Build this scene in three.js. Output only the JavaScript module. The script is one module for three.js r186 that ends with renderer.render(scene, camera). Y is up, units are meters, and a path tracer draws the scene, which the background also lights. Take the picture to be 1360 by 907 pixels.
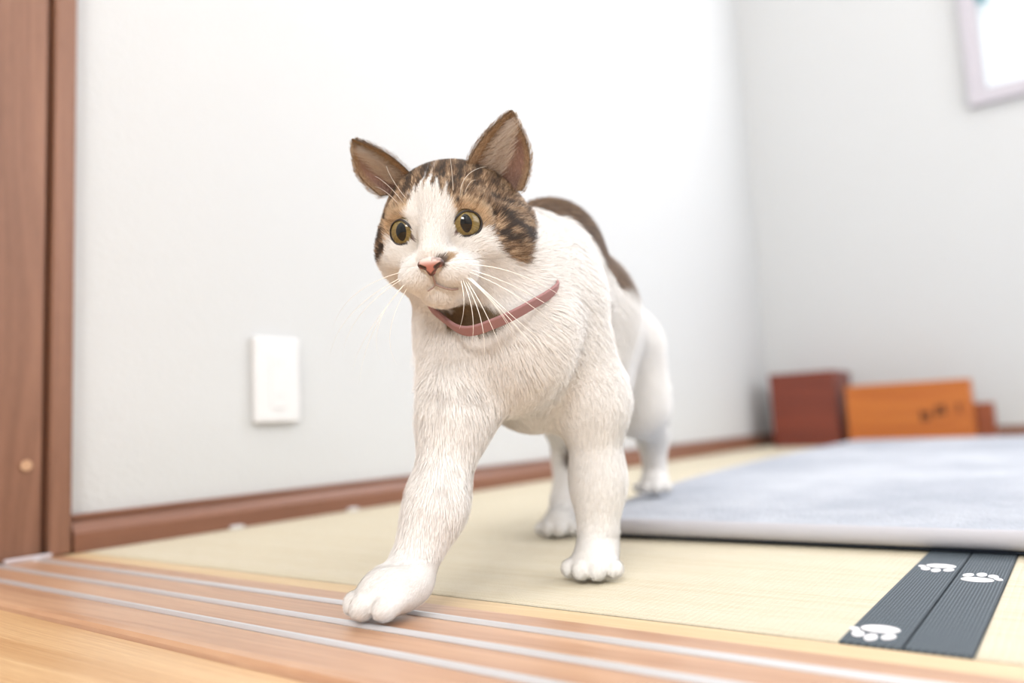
import * as THREE from 'three';
import { RoundedBoxGeometry } from 'three/addons/geometries/RoundedBoxGeometry.js';
import { mergeGeometries } from 'three/addons/utils/BufferGeometryUtils.js';
import { RectAreaLightUniformsLib } from 'three/addons/lights/RectAreaLightUniformsLib.js';

// ------------------------------------------------------------------ camera, light, exposure
const scene = new THREE.Scene();
const camera = new THREE.PerspectiveCamera(47.3, 1360 / 907, 0.02, 30);
{
  const right = new THREE.Vector3(0.80406, -0.04801, -0.59260), up = new THREE.Vector3(0.10089, 0.99330, 0.05642), back = new THREE.Vector3(0.58592, -0.10516, 0.80352);
  camera.position.set(0, 0.1, 0);
  camera.quaternion.setFromRotationMatrix(new THREE.Matrix4().makeBasis(right, up, back));
  camera.focus = 0.425;
  camera.userData.fStop = 3.1;
  scene.add(camera);
}
const renderer = new THREE.WebGLRenderer({ antialias: true });
renderer.toneMapping = THREE.LinearToneMapping;
renderer.toneMappingExposure = 0.252;
renderer.shadowMap.enabled = true;
RectAreaLightUniformsLib.init();
scene.background = new THREE.Color(0.75, 0.88, 1.0);

const L_BACK = 23, L_SIDE = 8, L_FRONT = 96, L_CEIL = 22, L_LAMP = 44;
function areaLight(name, color, intensity, w, h, pos, target) {
  const l = new THREE.RectAreaLight(color, intensity, w, h);
  l.name = name; l.position.set(...pos); l.lookAt(...target); scene.add(l);
}
areaLight('window_daylight', 0xf8f9ff, L_BACK, 1.30, 1.0, [0.53, 1.42, -2.37], [0.53, 1.42, 0]);
areaLight('side_window_daylight', 0xfcfbff, L_SIDE, 1.5, 1.3, [1.52, 1.25, -1.2], [0, 1.25, -1.2]);
areaLight('front_window_daylight', 0xfffdfa, L_FRONT, 0.8, 0.7, [0.75, 1.6, 1.74], [0.75, 1.6, 0]);
areaLight('front_lamp_light', 0xfffdfa, L_LAMP, 0.7, 0.7, [-0.25, 2.335, 1.25], [-0.25, 0, 1.2499]);
areaLight('ceiling_lamp_light', 0xfffdfa, L_CEIL, 0.6, 0.6, [0.35, 2.335, -1.2], [0.35, 0, -1.2001]);

// ------------------------------------------------------------------ helpers
function rng(seed) { let s = seed | 0; return () => { s = (s + 0x6d2b79f5) | 0; let t = Math.imul(s ^ (s >>> 15), 1 | s); t = (t + Math.imul(t ^ (t >>> 7), 61 | t)) ^ t; return ((t ^ (t >>> 14)) >>> 0) / 4294967296; }; }
const V = (x, y, z) => new THREE.Vector3(x, y, z);
const clamp = (x, a = 0, b = 1) => Math.min(b, Math.max(a, x));
const sstep = (a, b, x) => { const t = clamp((x - a) / (b - a)); return t * t * (3 - 2 * t); };
const mix = (a, b, t) => a + (b - a) * t;
const mix3 = (a, b, t) => [mix(a[0], b[0], t), mix(a[1], b[1], t), mix(a[2], b[2], t)];
function hash3(x, y, z) { let h = Math.imul(x, 374761393) ^ Math.imul(y, 668265263) ^ Math.imul(z, 1274126177); h = Math.imul(h ^ (h >>> 13), 1103515245); return ((h ^ (h >>> 16)) >>> 0) / 4294967296; }
function noise3(x, y, z) {
  const ix = Math.floor(x), iy = Math.floor(y), iz = Math.floor(z), fx = x - ix, fy = y - iy, fz = z - iz;
  const u = fx * fx * (3 - 2 * fx), v = fy * fy * (3 - 2 * fy), w = fz * fz * (3 - 2 * fz);
  const g = (a, b, c) => hash3(ix + a, iy + b, iz + c);
  return mix(mix(mix(g(0, 0, 0), g(1, 0, 0), u), mix(g(0, 1, 0), g(1, 1, 0), u), v), mix(mix(g(0, 0, 1), g(1, 0, 1), u), mix(g(0, 1, 1), g(1, 1, 1), u), v), w);
}
const lin = (hex) => { const c = new THREE.Color(hex); return [c.r, c.g, c.b]; };
const used = {};
function numbered(n) { const k = used[n] = (used[n] ?? -1) + 1; return k ? `${n}_${String(k).padStart(3, '0')}` : n; }
function mesh(name, geo, mat, parent) {
  const m = new THREE.Mesh(geo, mat); m.name = parent ? name : numbered(name); m.castShadow = m.receiveShadow = true; (parent ?? scene).add(m); return m;
}
function thing(name, label, category, pos = [0, 0, 0], group) {
  const g = new THREE.Group(); g.name = numbered(name); g.position.set(...pos); g.userData = { label, category }; if (group) g.userData.group = group; scene.add(g); return g;
}
function struct(name, geo, mat, parent) { const m = mesh(name, geo, mat, parent); m.userData.kind = 'structure'; return m; }
// uv in metres, by the axis each face looks along; the grain (u) runs along axis g
function uvm(geo, g = 0) {
  const q = geo.index ? geo.toNonIndexed() : geo, p = q.attributes.position, n = q.attributes.normal, uv = new Float32Array(p.count * 2);
  for (let i = 0; i < p.count; i++) {
    const a = [Math.abs(n.getX(i)), Math.abs(n.getY(i)), Math.abs(n.getZ(i))], k = a.indexOf(Math.max(...a)), c = [p.getX(i), p.getY(i), p.getZ(i)];
    const rest = [0, 1, 2].filter((j) => j !== k), u = rest.includes(g) ? g : rest[0], v = rest.find((j) => j !== u);
    uv[2 * i] = c[u]; uv[2 * i + 1] = c[v] + 0.37 * k;
  }
  q.setAttribute('uv', new THREE.BufferAttribute(uv, 2)); return q;
}
function box(x0, x1, y0, y1, z0, z1, r = 0, g = 0) {
  const w = x1 - x0, h = y1 - y0, d = z1 - z0;
  const b = r ? new RoundedBoxGeometry(w, h, d, 2, r) : new THREE.BoxGeometry(w, h, d);
  b.translate((x0 + x1) / 2, (y0 + y1) / 2, (z0 + z1) / 2); return uvm(b, g);
}
// profile in (a, b) extruded along an axis: 'z' maps (a,b)->(x,y); 'x' maps (a,b)->(z,y)
function prism(points, from, to, axis, g) {
  const s = new THREE.Shape(points.map((p) => new THREE.Vector2(...p)));
  const e = new THREE.ExtrudeGeometry(s, { depth: to - from, bevelEnabled: false });
  e.translate(0, 0, from);
  if (axis === 'x') { const m = new THREE.Matrix4().set(0, 0, 1, 0, 0, 1, 0, 0, 1, 0, 0, 0, 0, 0, 0, 1); e.applyMatrix4(m); const q = e.toNonIndexed(); const p = q.attributes.position.array; for (let i = 0; i < p.length; i += 9) for (let j = 0; j < 3; j++) { const t = p[i + j]; p[i + j] = p[i + 6 + j]; p[i + 6 + j] = t; } q.computeVertexNormals(); return uvm(q, g ?? 0); }
  return uvm(e, g ?? 2);
}
function dataTex(w, h, fn, rx, ry, srgb = true) {
  const d = new Uint8Array(w * h * 4);
  for (let j = 0; j < h; j++) for (let i = 0; i < w; i++) { const c = fn(i / w, j / h, i, j), o = (j * w + i) * 4; d[o] = clamp(c[0], 0, 255); d[o + 1] = clamp(c[1], 0, 255); d[o + 2] = clamp(c[2], 0, 255); d[o + 3] = 255; }
  const t = new THREE.DataTexture(d, w, h); t.magFilter = THREE.LinearFilter; t.minFilter = THREE.LinearMipmapLinearFilter; t.generateMipmaps = true; t.wrapS = t.wrapT = THREE.RepeatWrapping;
  t.repeat.set(1 / rx, 1 / ry); if (srgb) t.colorSpace = THREE.SRGBColorSpace; t.needsUpdate = true; return t;
}
// periodic noise in u,v with px,py cells
function pn(u, v, px, py, seed) {
  const x = u * px, y = v * py, ix = Math.floor(x), iy = Math.floor(y), fx = x - ix, fy = y - iy, a = fx * fx * (3 - 2 * fx), b = fy * fy * (3 - 2 * fy);
  const g = (i, j) => hash3((ix + i) % px, (iy + j) % py, seed);
  return mix(mix(g(0, 0), g(1, 0), a), mix(g(0, 1), g(1, 1), a), b);
}
function wood(light, dark, seed, { lenM = 0.6, widM = 0.25, fine = 180, streak = 0.5 } = {}) {
  const f = (u, v) => {
    const w = pn(u, v, 3, 4, seed) * 0.10, s1 = pn(u, v + w, 3, 24, seed + 1), s2 = pn(u, v + w, 6, fine, seed + 2), s3 = pn(u, v, 60, fine, seed + 3);
    const t = clamp(s1 * streak + s2 * 0.42 + s3 * 0.16 - 0.05);
    return t;
  };
  return {
    map: dataTex(1024, 512, (u, v) => mix3(light, dark, f(u, v)), lenM, widM),
    bump: dataTex(1024, 512, (u, v) => { const k = 255 * (1 - f(u, v)); return [k, k, k]; }, lenM, widM, false),
  };
}
function woodMat(light, dark, seed, o = {}) {
  const t = wood(light, dark, seed, o);
  return new THREE.MeshPhysicalMaterial({ map: t.map, bumpMap: t.bump, bumpScale: o.bump ?? 0.0002, roughness: o.rough ?? 0.45, clearcoat: o.coat ?? 0.0, clearcoatRoughness: 0.35 });
}

// ------------------------------------------------------------------ materials of the room
const wallBump = dataTex(512, 512, (u, v) => { const k = 255 * (0.45 * pn(u, v, 120, 120, 5) + 0.35 * pn(u, v, 240, 240, 6) + 0.2 * pn(u, v, 40, 40, 7)); return [k, k, k]; }, 0.4, 0.4, false);
const M = {};
M.wall = new THREE.MeshStandardMaterial({ color: 0xcacccd, roughness: 0.92, bumpMap: wallBump, bumpScale: 0.0006 });
M.ceiling = new THREE.MeshStandardMaterial({ color: 0xf2f1ee, roughness: 0.95 });
M.jamb = woodMat([147, 106, 84], [116, 80, 61], 11, { rough: 0.5, fine: 90 });
M.trim = woodMat([140, 95, 73], [108, 70, 52], 21, { rough: 0.42, fine: 90, streak: 0.3 });
M.sill = woodMat([204, 166, 134], [164, 119, 90], 31, { rough: 0.32, coat: 0.3, fine: 120 });
M.strip = woodMat([216, 192, 156], [198, 172, 132], 41, { rough: 0.5 });
M.plank = woodMat([228, 196, 152], [180, 134, 88], 51, { rough: 0.38, coat: 0.25, fine: 256, lenM: 0.5, widM: 0.16, streak: 0.4, bump: 0.0003 });
M.alu = new THREE.MeshStandardMaterial({ color: 0xe2e4e8, metalness: 0.7, roughness: 0.42 });
M.groove = new THREE.MeshStandardMaterial({ color: 0x75503c, roughness: 0.8 });
M.plastic = new THREE.MeshPhysicalMaterial({ color: 0xdededf, roughness: 0.4 });
M.whiteFrame = new THREE.MeshStandardMaterial({ color: 0xbcb8c0, roughness: 0.5 });
M.pane = new THREE.MeshStandardMaterial({ color: 0xffffff, roughness: 0.6, emissive: 0xffffff, emissiveIntensity: 4 });

// ------------------------------------------------------------------ structure
const X0 = -0.785, XR = 1.6, ZB = -2.4, ZF = 1.8, H = 2.4, T = 0.12;
struct('floor', box(X0 - T, XR + T, -0.12, -0.03, ZB - T, ZF + T), new THREE.MeshStandardMaterial({ color: 0x8a7356, roughness: 0.9 }));
struct('wall_left', box(X0 - T, X0, -0.03, H, ZB - T, ZF + T), M.wall);
struct('ceiling', box(X0 - T, XR + T, H, H + T, ZB - T, ZF + T), M.ceiling);
const WX0 = -0.135, WX1 = 1.2, WY0 = 0.93, WY1 = 1.94;          // opening of the far window
function wallWithHole(name, u0, u1, h0, h1, k0, k1, axis) {       // u along the wall, pieces round the hole joined into one wall
  const parts = axis === 'x'
    ? (U) => [box(U[0], h0, -0.03, H, k0, k1), box(h1, U[1], -0.03, H, k0, k1)]
    : (U) => [box(k0, k1, -0.03, H, U[0], h0), box(k0, k1, -0.03, H, h1, U[1])];
  return (y0, y1) => {
    const a = parts([u0, u1]);
    a.push(axis === 'x' ? box(h0, h1, -0.03, y0, k0, k1) : box(k0, k1, -0.03, y0, h0, h1), axis === 'x' ? box(h0, h1, y1, H, k0, k1) : box(k0, k1, y1, H, h0, h1));
    return struct(name, mergeGeometries(a), M.wall);
  };
}
wallWithHole('wall_back', X0, XR, WX0, WX1, ZB - T, ZB, 'x')(WY0, WY1);
wallWithHole('wall_right', ZB - T, ZF + T, -1.95, -0.45, XR, XR + T, 'z')(0.6, 1.9);
wallWithHole('wall_front', X0, XR, 0.35, 1.15, ZF, ZF + T, 'x')(1.25, 1.95);

function windowUnit(name, x0, x1, y0, y1, place, glow) {
  const g = new THREE.Group(); g.name = name; g.userData.kind = 'structure'; scene.add(g);
  const w = x1 - x0, h = y1 - y0, c = 0.04;                       // casing proud of the wall, built in the plane z = 0 looking to +z
  const ring = (ox, oy, t, z0, z1) => mergeGeometries([box(-w / 2 - ox, -w / 2 - ox + t, -h / 2 - oy, h / 2 + oy, z0, z1), box(w / 2 + ox - t, w / 2 + ox, -h / 2 - oy, h / 2 + oy, z0, z1), box(-w / 2 - ox + t, w / 2 + ox - t, -h / 2 - oy, -h / 2 - oy + t, z0, z1), box(-w / 2 - ox + t, w / 2 + ox - t, h / 2 + oy - t, h / 2 + oy, z0, z1)]);
  mesh('window_frame', ring(c, c, c, 0.0005, 0.022), M.whiteFrame, g);
  mesh('window_sash', ring(-0.001, -0.001, 0.045, -0.06, -0.03), M.sash, g);
  mesh('window_pane', box(-w / 2 + 0.044, w / 2 - 0.044, -h / 2 + 0.044, h / 2 - 0.044, -0.05, -0.045), glow, g);
  g.position.set(...place.at); g.rotation.y = place.turn;
  return g;
}
M.sash = new THREE.MeshStandardMaterial({ color: 0xe4eef4, roughness: 0.45 });
const win = windowUnit('window_1', WX0, WX1, WY0, WY1, { at: [(WX0 + WX1) / 2, (WY0 + WY1) / 2, ZB], turn: 0 }, M.pane);
mesh('window_latch', box(-0.684, -0.640, -0.262, -0.222, 0.001, 0.012, 0.002), new THREE.MeshStandardMaterial({ color: 0x4f8f98, roughness: 0.5 }), win);
windowUnit('window_2', 0, 1.5, 0, 1.3, { at: [XR, 1.25, -1.2], turn: -Math.PI / 2 }, M.pane);
windowUnit('window_3', 0, 0.8, 0, 0.7, { at: [0.75, 1.6, ZF], turn: Math.PI }, M.pane);

// baseboards: a proud lower board, a bevel that catches the light, a thin cap
const baseProfile = [[0, 0], [0.014, 0], [0.014, 0.0175], [0.012, 0.0195], [0.0075, 0.0275], [0.0075, 0.029], [0.0055, 0.0295], [0.0055, 0.0305], [0.008, 0.0312], [0.008, 0.0338], [0.006, 0.035], [0, 0.035]];
struct('baseboard_left', prism(baseProfile.map(([a, b]) => [X0 + a, b]), ZB, -0.352, 'z', 2), M.trim);
struct('baseboard_back', prism(baseProfile.map(([a, b]) => [ZB + a, b]), X0 + 0.014, XR, 'x', 0), M.trim);
struct('baseboard_right', prism(baseProfile.map(([a, b]) => [XR - a, b]).reverse(), ZB + 0.014, -0.352, 'z', 2), M.trim);

// door opening: jambs, lintel, sill with three rails
const SZ0 = -0.2205, SZ1 = -0.340;
const jamb = new THREE.Group(); jamb.name = 'door_1'; jamb.userData.kind = 'structure'; scene.add(jamb);
mesh('door_jamb', box(X0 - 0.001, X0 + 0.010, 0.0, 2.05, -0.3245, -0.10, 0.0015, 1), M.jamb, jamb);
mesh('door_jamb_groove', box(X0 - 0.001, X0 + 0.003, 0.0, 2.05, -0.3305, -0.3245, 0, 1), M.groove, jamb);
mesh('door_jamb_stop', box(X0 - 0.001, X0 + 0.0125, 0.0, 2.05, -0.3505, -0.3305, 0.002, 1), M.jamb, jamb);
{ const cap = new THREE.CylinderGeometry(0.0045, 0.005, 0.002, 24); cap.rotateZ(Math.PI / 2); cap.translate(X0 + 0.0108, 0.084, -0.311); const m = mesh('screw_cap', cap, new THREE.MeshStandardMaterial({ color: 0xc09a7a, roughness: 0.5 }), jamb); m.userData.label = 'pale round cap set in the brown jamb'; }
mesh('door_jamb', box(XR - 0.012, XR + 0.001, 0, 2.05, -0.35, -0.10, 0.0015, 1), M.jamb, jamb);
mesh('door_lintel', box(X0 + 0.012, XR - 0.012, 2.0, 2.05, -0.35, -0.20, 0.0015, 0), M.jamb, jamb);

const sill = new THREE.Group(); sill.name = 'door_sill'; sill.userData.kind = 'structure'; scene.add(sill);
const railZ = [-0.2565, -0.2863, -0.3180], RW = 0.0032;
{
  const p = [[SZ1, -0.03], [SZ0, -0.03], [SZ0, -0.0045], [SZ0 - 0.001, -0.0022], [SZ0 - 0.0035, -0.0006], [SZ0 - 0.008, 0]];
  for (const z of railZ) p.push([z + RW + 0.0004, 0], [z + RW + 0.0002, -0.002], [z - RW - 0.0002, -0.002], [z - RW - 0.0004, 0]);
  p.push([SZ1, 0]);
  mesh('sill_board', prism(p, X0 + 0.0126, XR - 0.0126, 'x', 0), M.sill, sill);
}
for (const z of railZ) {
  const p = [[z - RW, -0.0019], [z + RW, -0.0019], [z + RW, 0.0004], [z + 0.0022, 0.0011], [z + 0.001, 0.0017], [z - 0.001, 0.0017], [z - 0.0022, 0.0011], [z - RW, 0.0004]];
  mesh('sill_rail', prism(p, X0 + 0.0126, XR - 0.0126, 'x', 0), M.alu, sill);
}
mesh('sill_stop_plate', box(X0 + 0.0135, X0 + 0.019, 0.0001, 0.004, -0.331, -0.293, 0.001, 2), new THREE.MeshStandardMaterial({ color: 0xc9c2c6, roughness: 0.4 }), sill);
mesh('tatami_edge_strip', box(X0 + 0.0126, XR - 0.0126, -0.03, -0.0004, -0.3602, SZ1 - 0.0003, 0.0008, 0), M.strip, sill);

// planks of the room in front
for (let i = 0; i < 7; i++) {
  const z1 = SZ0 + 0.0006 + i * 0.29, pl = box(X0 + 0.0002, XR - 0.0002, -0.03, -0.0035, z1, z1 + 0.2894, 0.0012, 0);
  const m = mesh('floor_plank', pl, M.plank, null); m.userData.kind = 'structure';
}

// ------------------------------------------------------------------ tatami mats with paw-print borders
const rush = (() => {
  const W = 1024, Hh = 1024, RX = 0.112, RZ = 0.0768, rows = 64, cols = 16;   // one strand of rush 1.2 mm; warp every 7 mm
  const f = (u, v) => {
    const r = Math.floor(v * rows), fr = v * rows - r, strand = Math.sin(Math.PI * fr), c = u * cols + (r % 2) * 0.5, fc = c - Math.floor(c);
    const pinch = 1 - 0.75 * Math.exp(-((Math.min(fc, 1 - fc) / 0.10) ** 2));
    return strand * pinch * (0.8 + 0.2 * hash3(Math.floor(c), r, 3));
  };
  return {
    map: dataTex(W, Hh, (u, v) => { const r = Math.floor(v * rows), t = hash3(r, 7, 1) * 0.55 + 0.45 * pn(u, v, 12, 64, 9), h = f(u, v), pale = mix3([242, 234, 213], [228, 215, 184], t); return pale.map((x) => x * (0.88 + 0.12 * h)); }, RX, RZ),
    bump: dataTex(W, Hh, (u, v) => { const k = 255 * f(u, v); return [k, k, k]; }, RX, RZ, false),
  };
})();
M.rush = new THREE.MeshStandardMaterial({ map: rush.map, bumpMap: rush.bump, bumpScale: 0.0006, roughness: 0.6 });
M.matCore = new THREE.MeshStandardMaterial({ color: 0xc9b27c, roughness: 0.9 });
const heriTex = (() => {
  const n = 8, f = (u, v) => { const a = u * n, b = v * n, i = Math.floor(a), j = Math.floor(b), x = a - i - 0.5, y = b - j - 0.5; return ((i + j) % 2 ? Math.max(0, 1 - (x * x * 3 + y * y * 8)) : 0.35 * Math.max(0, 1 - x * x * 6)); };
  return {
    map: dataTex(512, 512, (u, v) => mix3([42, 52, 62], [146, 160, 168], clamp(f(u, v) * 0.95)), 0.0128, 0.0128),
    bump: dataTex(512, 512, (u, v) => { const k = 255 * f(u, v); return [k, k, k]; }, 0.0128, 0.0128, false),
  };
})();
M.heri = new THREE.MeshStandardMaterial({ map: heriTex.map, bumpMap: heriTex.bump, bumpScale: 0.0003, roughness: 0.75 });
M.thread = new THREE.MeshStandardMaterial({ color: 0xe6e6ea, roughness: 0.7 });
const SEAM = -0.0715, BAND = 0.0248, MZ1 = -0.3608, MZ0 = ZB + 0.0142;
function pawPrint(cx, cz, dir) {   // pad and four toes of woven white thread; dir +1: toes towards the sill
  const blobs = [[0.0012, -0.0060, 0.0080, 0.0062, 0], [-0.0086, -0.0015, 0.0021, 0.0034, 0.3], [-0.0056, 0.0056, 0.0026, 0.0048, 0.15], [0.0004, 0.0092, 0.0026, 0.0054, 0], [0.0068, 0.0058, 0.0026, 0.0048, -0.2]];
  return mergeGeometries(blobs.map(([x, z, a, b, r]) => {
    const g = new THREE.CylinderGeometry(1, 1.03, 0.0003, 20); g.scale(a, 1, b); g.rotateY(r); g.translate(x, 0, z); if (dir < 0) g.rotateY(Math.PI); g.translate(cx, 0.00115, cz); return g;
  }));
}
function tatami(x0, x1, borderAt, prints, label) {
  const g = thing('tatami_mat', label, 'tatami mat');
  mesh('mat_core', box(x0, x1, -0.0299, -0.004, MZ0, MZ1, 0, 0), M.matCore, g);
  const a = borderAt > 0 ? x0 : x0 + BAND, b = borderAt > 0 ? x1 - BAND : x1;
  mesh('rush_cover', box(a, b, -0.004, 0, MZ0, MZ1, 0.0012, 0), M.rush, g);
  const c = borderAt > 0 ? x1 - BAND : x0;
  const band = mesh('cloth_border', box(c, c + BAND, -0.004, 0.0009, MZ0, MZ1 + 0.0006, 0.0008, 2), M.heri, g);
  band.userData.label = 'dark slate cloth border with white paw prints';
  for (const [px, pz, d] of prints) mesh('paw_print', pawPrint(px, pz, d), M.thread, band);
  return g;
}
tatami(X0 + 0.0142, SEAM - 0.0004, 1, [[-0.0860, -0.3790, 1], [-0.0835, -0.541, 1], [-0.0835, -0.706, 1]], 'woven cream tatami mat that the cat walks on, its dark border along the right edge');
tatami(SEAM + 0.0004, XR - 0.0142, -1, [[-0.0585, -0.518, -1], [-0.0585, -0.684, -1]], 'woven cream tatami mat at the photo edge, its dark border on the left');

// ------------------------------------------------------------------ rug
{
  const g = thing('rug', 'flat grey-blue plush rug with a bound edge lying across the tatami', 'rug');
  const tex = dataTex(512, 512, (u, v) => { const t = 0.5 * pn(u, v, 7, 7, 71) + 0.3 * pn(u, v, 30, 30, 72) + 0.2 * pn(u, v, 200, 200, 73); return mix3([150, 157, 170], [206, 210, 217], t); }, 0.9, 0.9);
  const bump = dataTex(512, 512, (u, v) => { const k = 255 * (0.6 * pn(u, v, 200, 200, 75) + 0.4 * pn(u, v, 40, 40, 76)); return [k, k, k]; }, 0.3, 0.3, false);
  const pile = new THREE.MeshPhysicalMaterial({ map: tex, bumpMap: bump, bumpScale: 0.002, roughness: 0.95, sheen: 0.3, sheenRoughness: 0.5, sheenColor: new THREE.Color(0.9, 0.93, 1) });
  const bind = new THREE.MeshStandardMaterial({ color: 0xb6b5bb, roughness: 0.8 }), under = new THREE.MeshStandardMaterial({ color: 0x2b3340, roughness: 0.95 });
  // outline (x, z): near-left corner, near-right, far-right, far-left
  const A = [-0.352, -0.590], B = [1.05, -0.640], Cc = [0.95, -2.18], D = [-0.490, -2.16];
  const nx = 60, nz = 60, pos = [], idx = [], uv = [];
  const at = (u, v) => { const x = mix(mix(A[0], B[0], u), mix(D[0], Cc[0], u), v) - (1 - u) * 0.055 * Math.sin(Math.PI * Math.pow(v, 0.7)), z = mix(mix(A[1], B[1], u), mix(D[1], Cc[1], u), v); return [x, z]; };
  for (let j = 0; j <= nz; j++) for (let i = 0; i <= nx; i++) { const [x, z] = at(i / nx, j / nz); const e = Math.min(i, nx - i, j * 1.0, nz - j) / 2; pos.push(x, 0.0155 + 0.0014 * noise3(x * 9, 1, z * 9) + 0.0018 * sstep(0, 1, e), z); uv.push(x, z); }
  for (let j = 0; j < nz; j++) for (let i = 0; i < nx; i++) { const k = j * (nx + 1) + i; idx.push(k, k + 1, k + nx + 1, k + 1, k + nx + 2, k + nx + 1); }
  const top = new THREE.BufferGeometry(); top.setAttribute('position', new THREE.Float32BufferAttribute(pos, 3)); top.setAttribute('uv', new THREE.Float32BufferAttribute(uv, 2)); top.setIndex(idx); top.computeVertexNormals();
  mesh('rug_pile', top, pile, g);
  const edge = [];
  for (let i = 0; i < 40; i++) edge.push(at(i / 40, 0)); for (let i = 0; i < 40; i++) edge.push(at(1, i / 40)); for (let i = 0; i < 40; i++) edge.push(at(1 - i / 40, 1)); for (let i = 0; i < 40; i++) edge.push(at(0, 1 - i / 40));
  const path = new THREE.CurvePath();
  for (let i = 0; i < 160; i++) { const a = edge[i], b = edge[(i + 1) % 160]; path.add(new THREE.LineCurve3(V(a[0], 0.0102, a[1]), V(b[0], 0.0102, b[1]))); }
  const tube = new THREE.TubeGeometry(path, 480, 0.0066, 10, true);
  mesh('rug_binding', tube, bind, g);
  const bs = new THREE.Shape(edge.map(([x, z]) => new THREE.Vector2(x, -z)));
  const bg = new THREE.ExtrudeGeometry(bs, { depth: 0.0090, bevelEnabled: false }); bg.rotateX(-Math.PI / 2); bg.translate(0, 0.0018, 0);
  mesh('rug_backing', bg, under, g);
}

// ------------------------------------------------------------------ boxes in the corner, outlet, clips
{
  const dark = woodMat([136, 62, 40], [92, 36, 24], 61, { rough: 0.45, lenM: 0.5, widM: 0.3 }), orange = woodMat([202, 120, 44], [168, 86, 26], 66, { rough: 0.45, lenM: 0.5, widM: 0.3 }), small = woodMat([158, 86, 48], [122, 60, 32], 68, { rough: 0.5 });
  const crate = (name, label, x0, x1, h, z0, z1, m, lid) => {
    const cx = (x0 + x1) / 2, cz = (z0 + z1) / 2, g = thing(name, label, 'box', [cx, 0, cz]), w = (x1 - x0) / 2, d = (z1 - z0) / 2, t = 0.009, gs = 0;
    mesh('front_panel', box(-w, w, 0, h - lid, d - t, d, 0.0015, gs), m, g); mesh('back_panel', box(-w, w, 0, h - lid, -d, -d + t, 0.0015, gs), m, g);
    mesh('side_panel', box(-w, -w + t, 0.0005, h - lid, -d + t, d - t, 0, 2), m, g); mesh('side_panel', box(w - t, w, 0.0005, h - lid, -d + t, d - t, 0, 2), m, g);
    mesh('lid', box(-w - 0.001, w + 0.001, h - lid, h, -d - 0.001, d + 0.001, 0.002, 0), m, g); mesh('bottom_panel', box(-w + t, w - t, 0.002, 0.01, -d + t, d - t), m, g);
    return g;
  };
  crate('wooden_box', 'tall dark red-brown wooden box standing in the room corner', -0.716, -0.541, 0.203, -2.375, -2.2, dark, 0.012);
  const g = crate('wooden_box', 'long low orange-brown wooden box with dark brushed lettering on its front', -0.517, -0.229, 0.157, -2.268, -2.2, orange, 0.010);
  // dark brushed strokes on the front, too blurred to read: thin ink marks
  const ink = new THREE.MeshStandardMaterial({ color: 0x4a2814, roughness: 0.7 });
  const strokes = [[0.028, 0.072, 0.052, 0.075], [0.034, 0.085, 0.037, 0.058], [0.046, 0.082, 0.050, 0.06], [0.030, 0.062, 0.054, 0.064], [0.064, 0.086, 0.088, 0.090], [0.070, 0.096, 0.068, 0.068], [0.082, 0.098, 0.084, 0.072], [0.062, 0.074, 0.09, 0.078], [0.112, 0.092, 0.122, 0.094], [0.117, 0.098, 0.116, 0.076]];
  const stroke = ([x0, y0, x1, y1]) => { const L = Math.hypot(x1 - x0, y1 - y0), b = new THREE.BoxGeometry(L, 0.0055, 0.0006); b.rotateZ(Math.atan2(y1 - y0, x1 - x0)); b.translate((x0 + x1) / 2, (y0 + y1) / 2, 0.0343); return b; };
  for (const [a, b] of [[0, 4], [4, 8], [8, 10]]) mesh('brushed_character', mergeGeometries(strokes.slice(a, b).map(stroke)), ink, g);
  const s = thing('wooden_block', 'small brown wooden block behind the right end of the orange box', 'block', [-0.226, 0, -2.305]);
  mesh('block_body', box(-0.035, 0.035, 0, 0.097, -0.03, 0.03, 0.003, 0), small, s);
}
{
  const g = thing('wall_outlet', 'white rectangular outlet cover on the white wall beside the cat', 'outlet', [X0, 0.166, -0.587]);
  mesh('cover_plate', box(0, 0.0085, -0.051, 0.051, -0.0325, 0.0325, 0.003, 1), M.plastic, g);
  mesh('centre_insert', box(0.0082, 0.0096, -0.034, 0.034, -0.0115, 0.0115, 0.0006, 1), M.plastic, g);
  for (const y of [-0.02, 0.02]) for (const z of [-0.0035, 0.0035]) mesh('socket_slot', box(0.0090, 0.0098, y - 0.004, y + 0.004, z - 0.0008, z + 0.0008), new THREE.MeshStandardMaterial({ color: 0xd0d0d0, roughness: 0.6 }), g);
}
for (const [x, z, lab] of [[-0.766, -0.521, 'small white plastic clip at the foot of the baseboard, left of the front paw'], [-0.766, -0.690, 'small white plastic clip at the foot of the baseboard, nearer the cat leg']]) {
  const c = thing('baseboard_clip', lab, 'clip', [x, 0.0002, z]);
  mesh('clip_body', box(-0.004, 0.004, 0, 0.0036, -0.007, 0.007, 0.0012), M.plastic, c);
}
for (const [x, z, s, label] of [[0.35, -1.2, 0.3, 'square white ceiling lamp over the tatami room'], [-0.25, 1.25, 0.35, 'larger square white ceiling lamp over the wooden floor']]) {
  const g = thing('ceiling_lamp', label, 'lamp', [x, H, z]);
  mesh('lamp_housing', box(-s - 0.03, s + 0.03, -0.05, 0, -s - 0.03, s + 0.03, 0.01), M.plastic, g);
  mesh('diffuser', box(-s, s, -0.06, -0.05, -s, s, 0.004), new THREE.MeshStandardMaterial({ color: 0xffffff, emissive: 0xf8f9ff, emissiveIntensity: 2 }), g);
}

// ------------------------------------------------------------------ the cat
// body axes: s forward along the heading, l to the cat's left, y up
const HD = [0.287, 0.958], B = (s, l, y) => [s * HD[0] + l * HD[1], y, s * HD[1] - l * HD[0]];
const toB = (x, z) => [x * HD[0] + z * HD[1], x * HD[1] - z * HD[0]];
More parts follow.
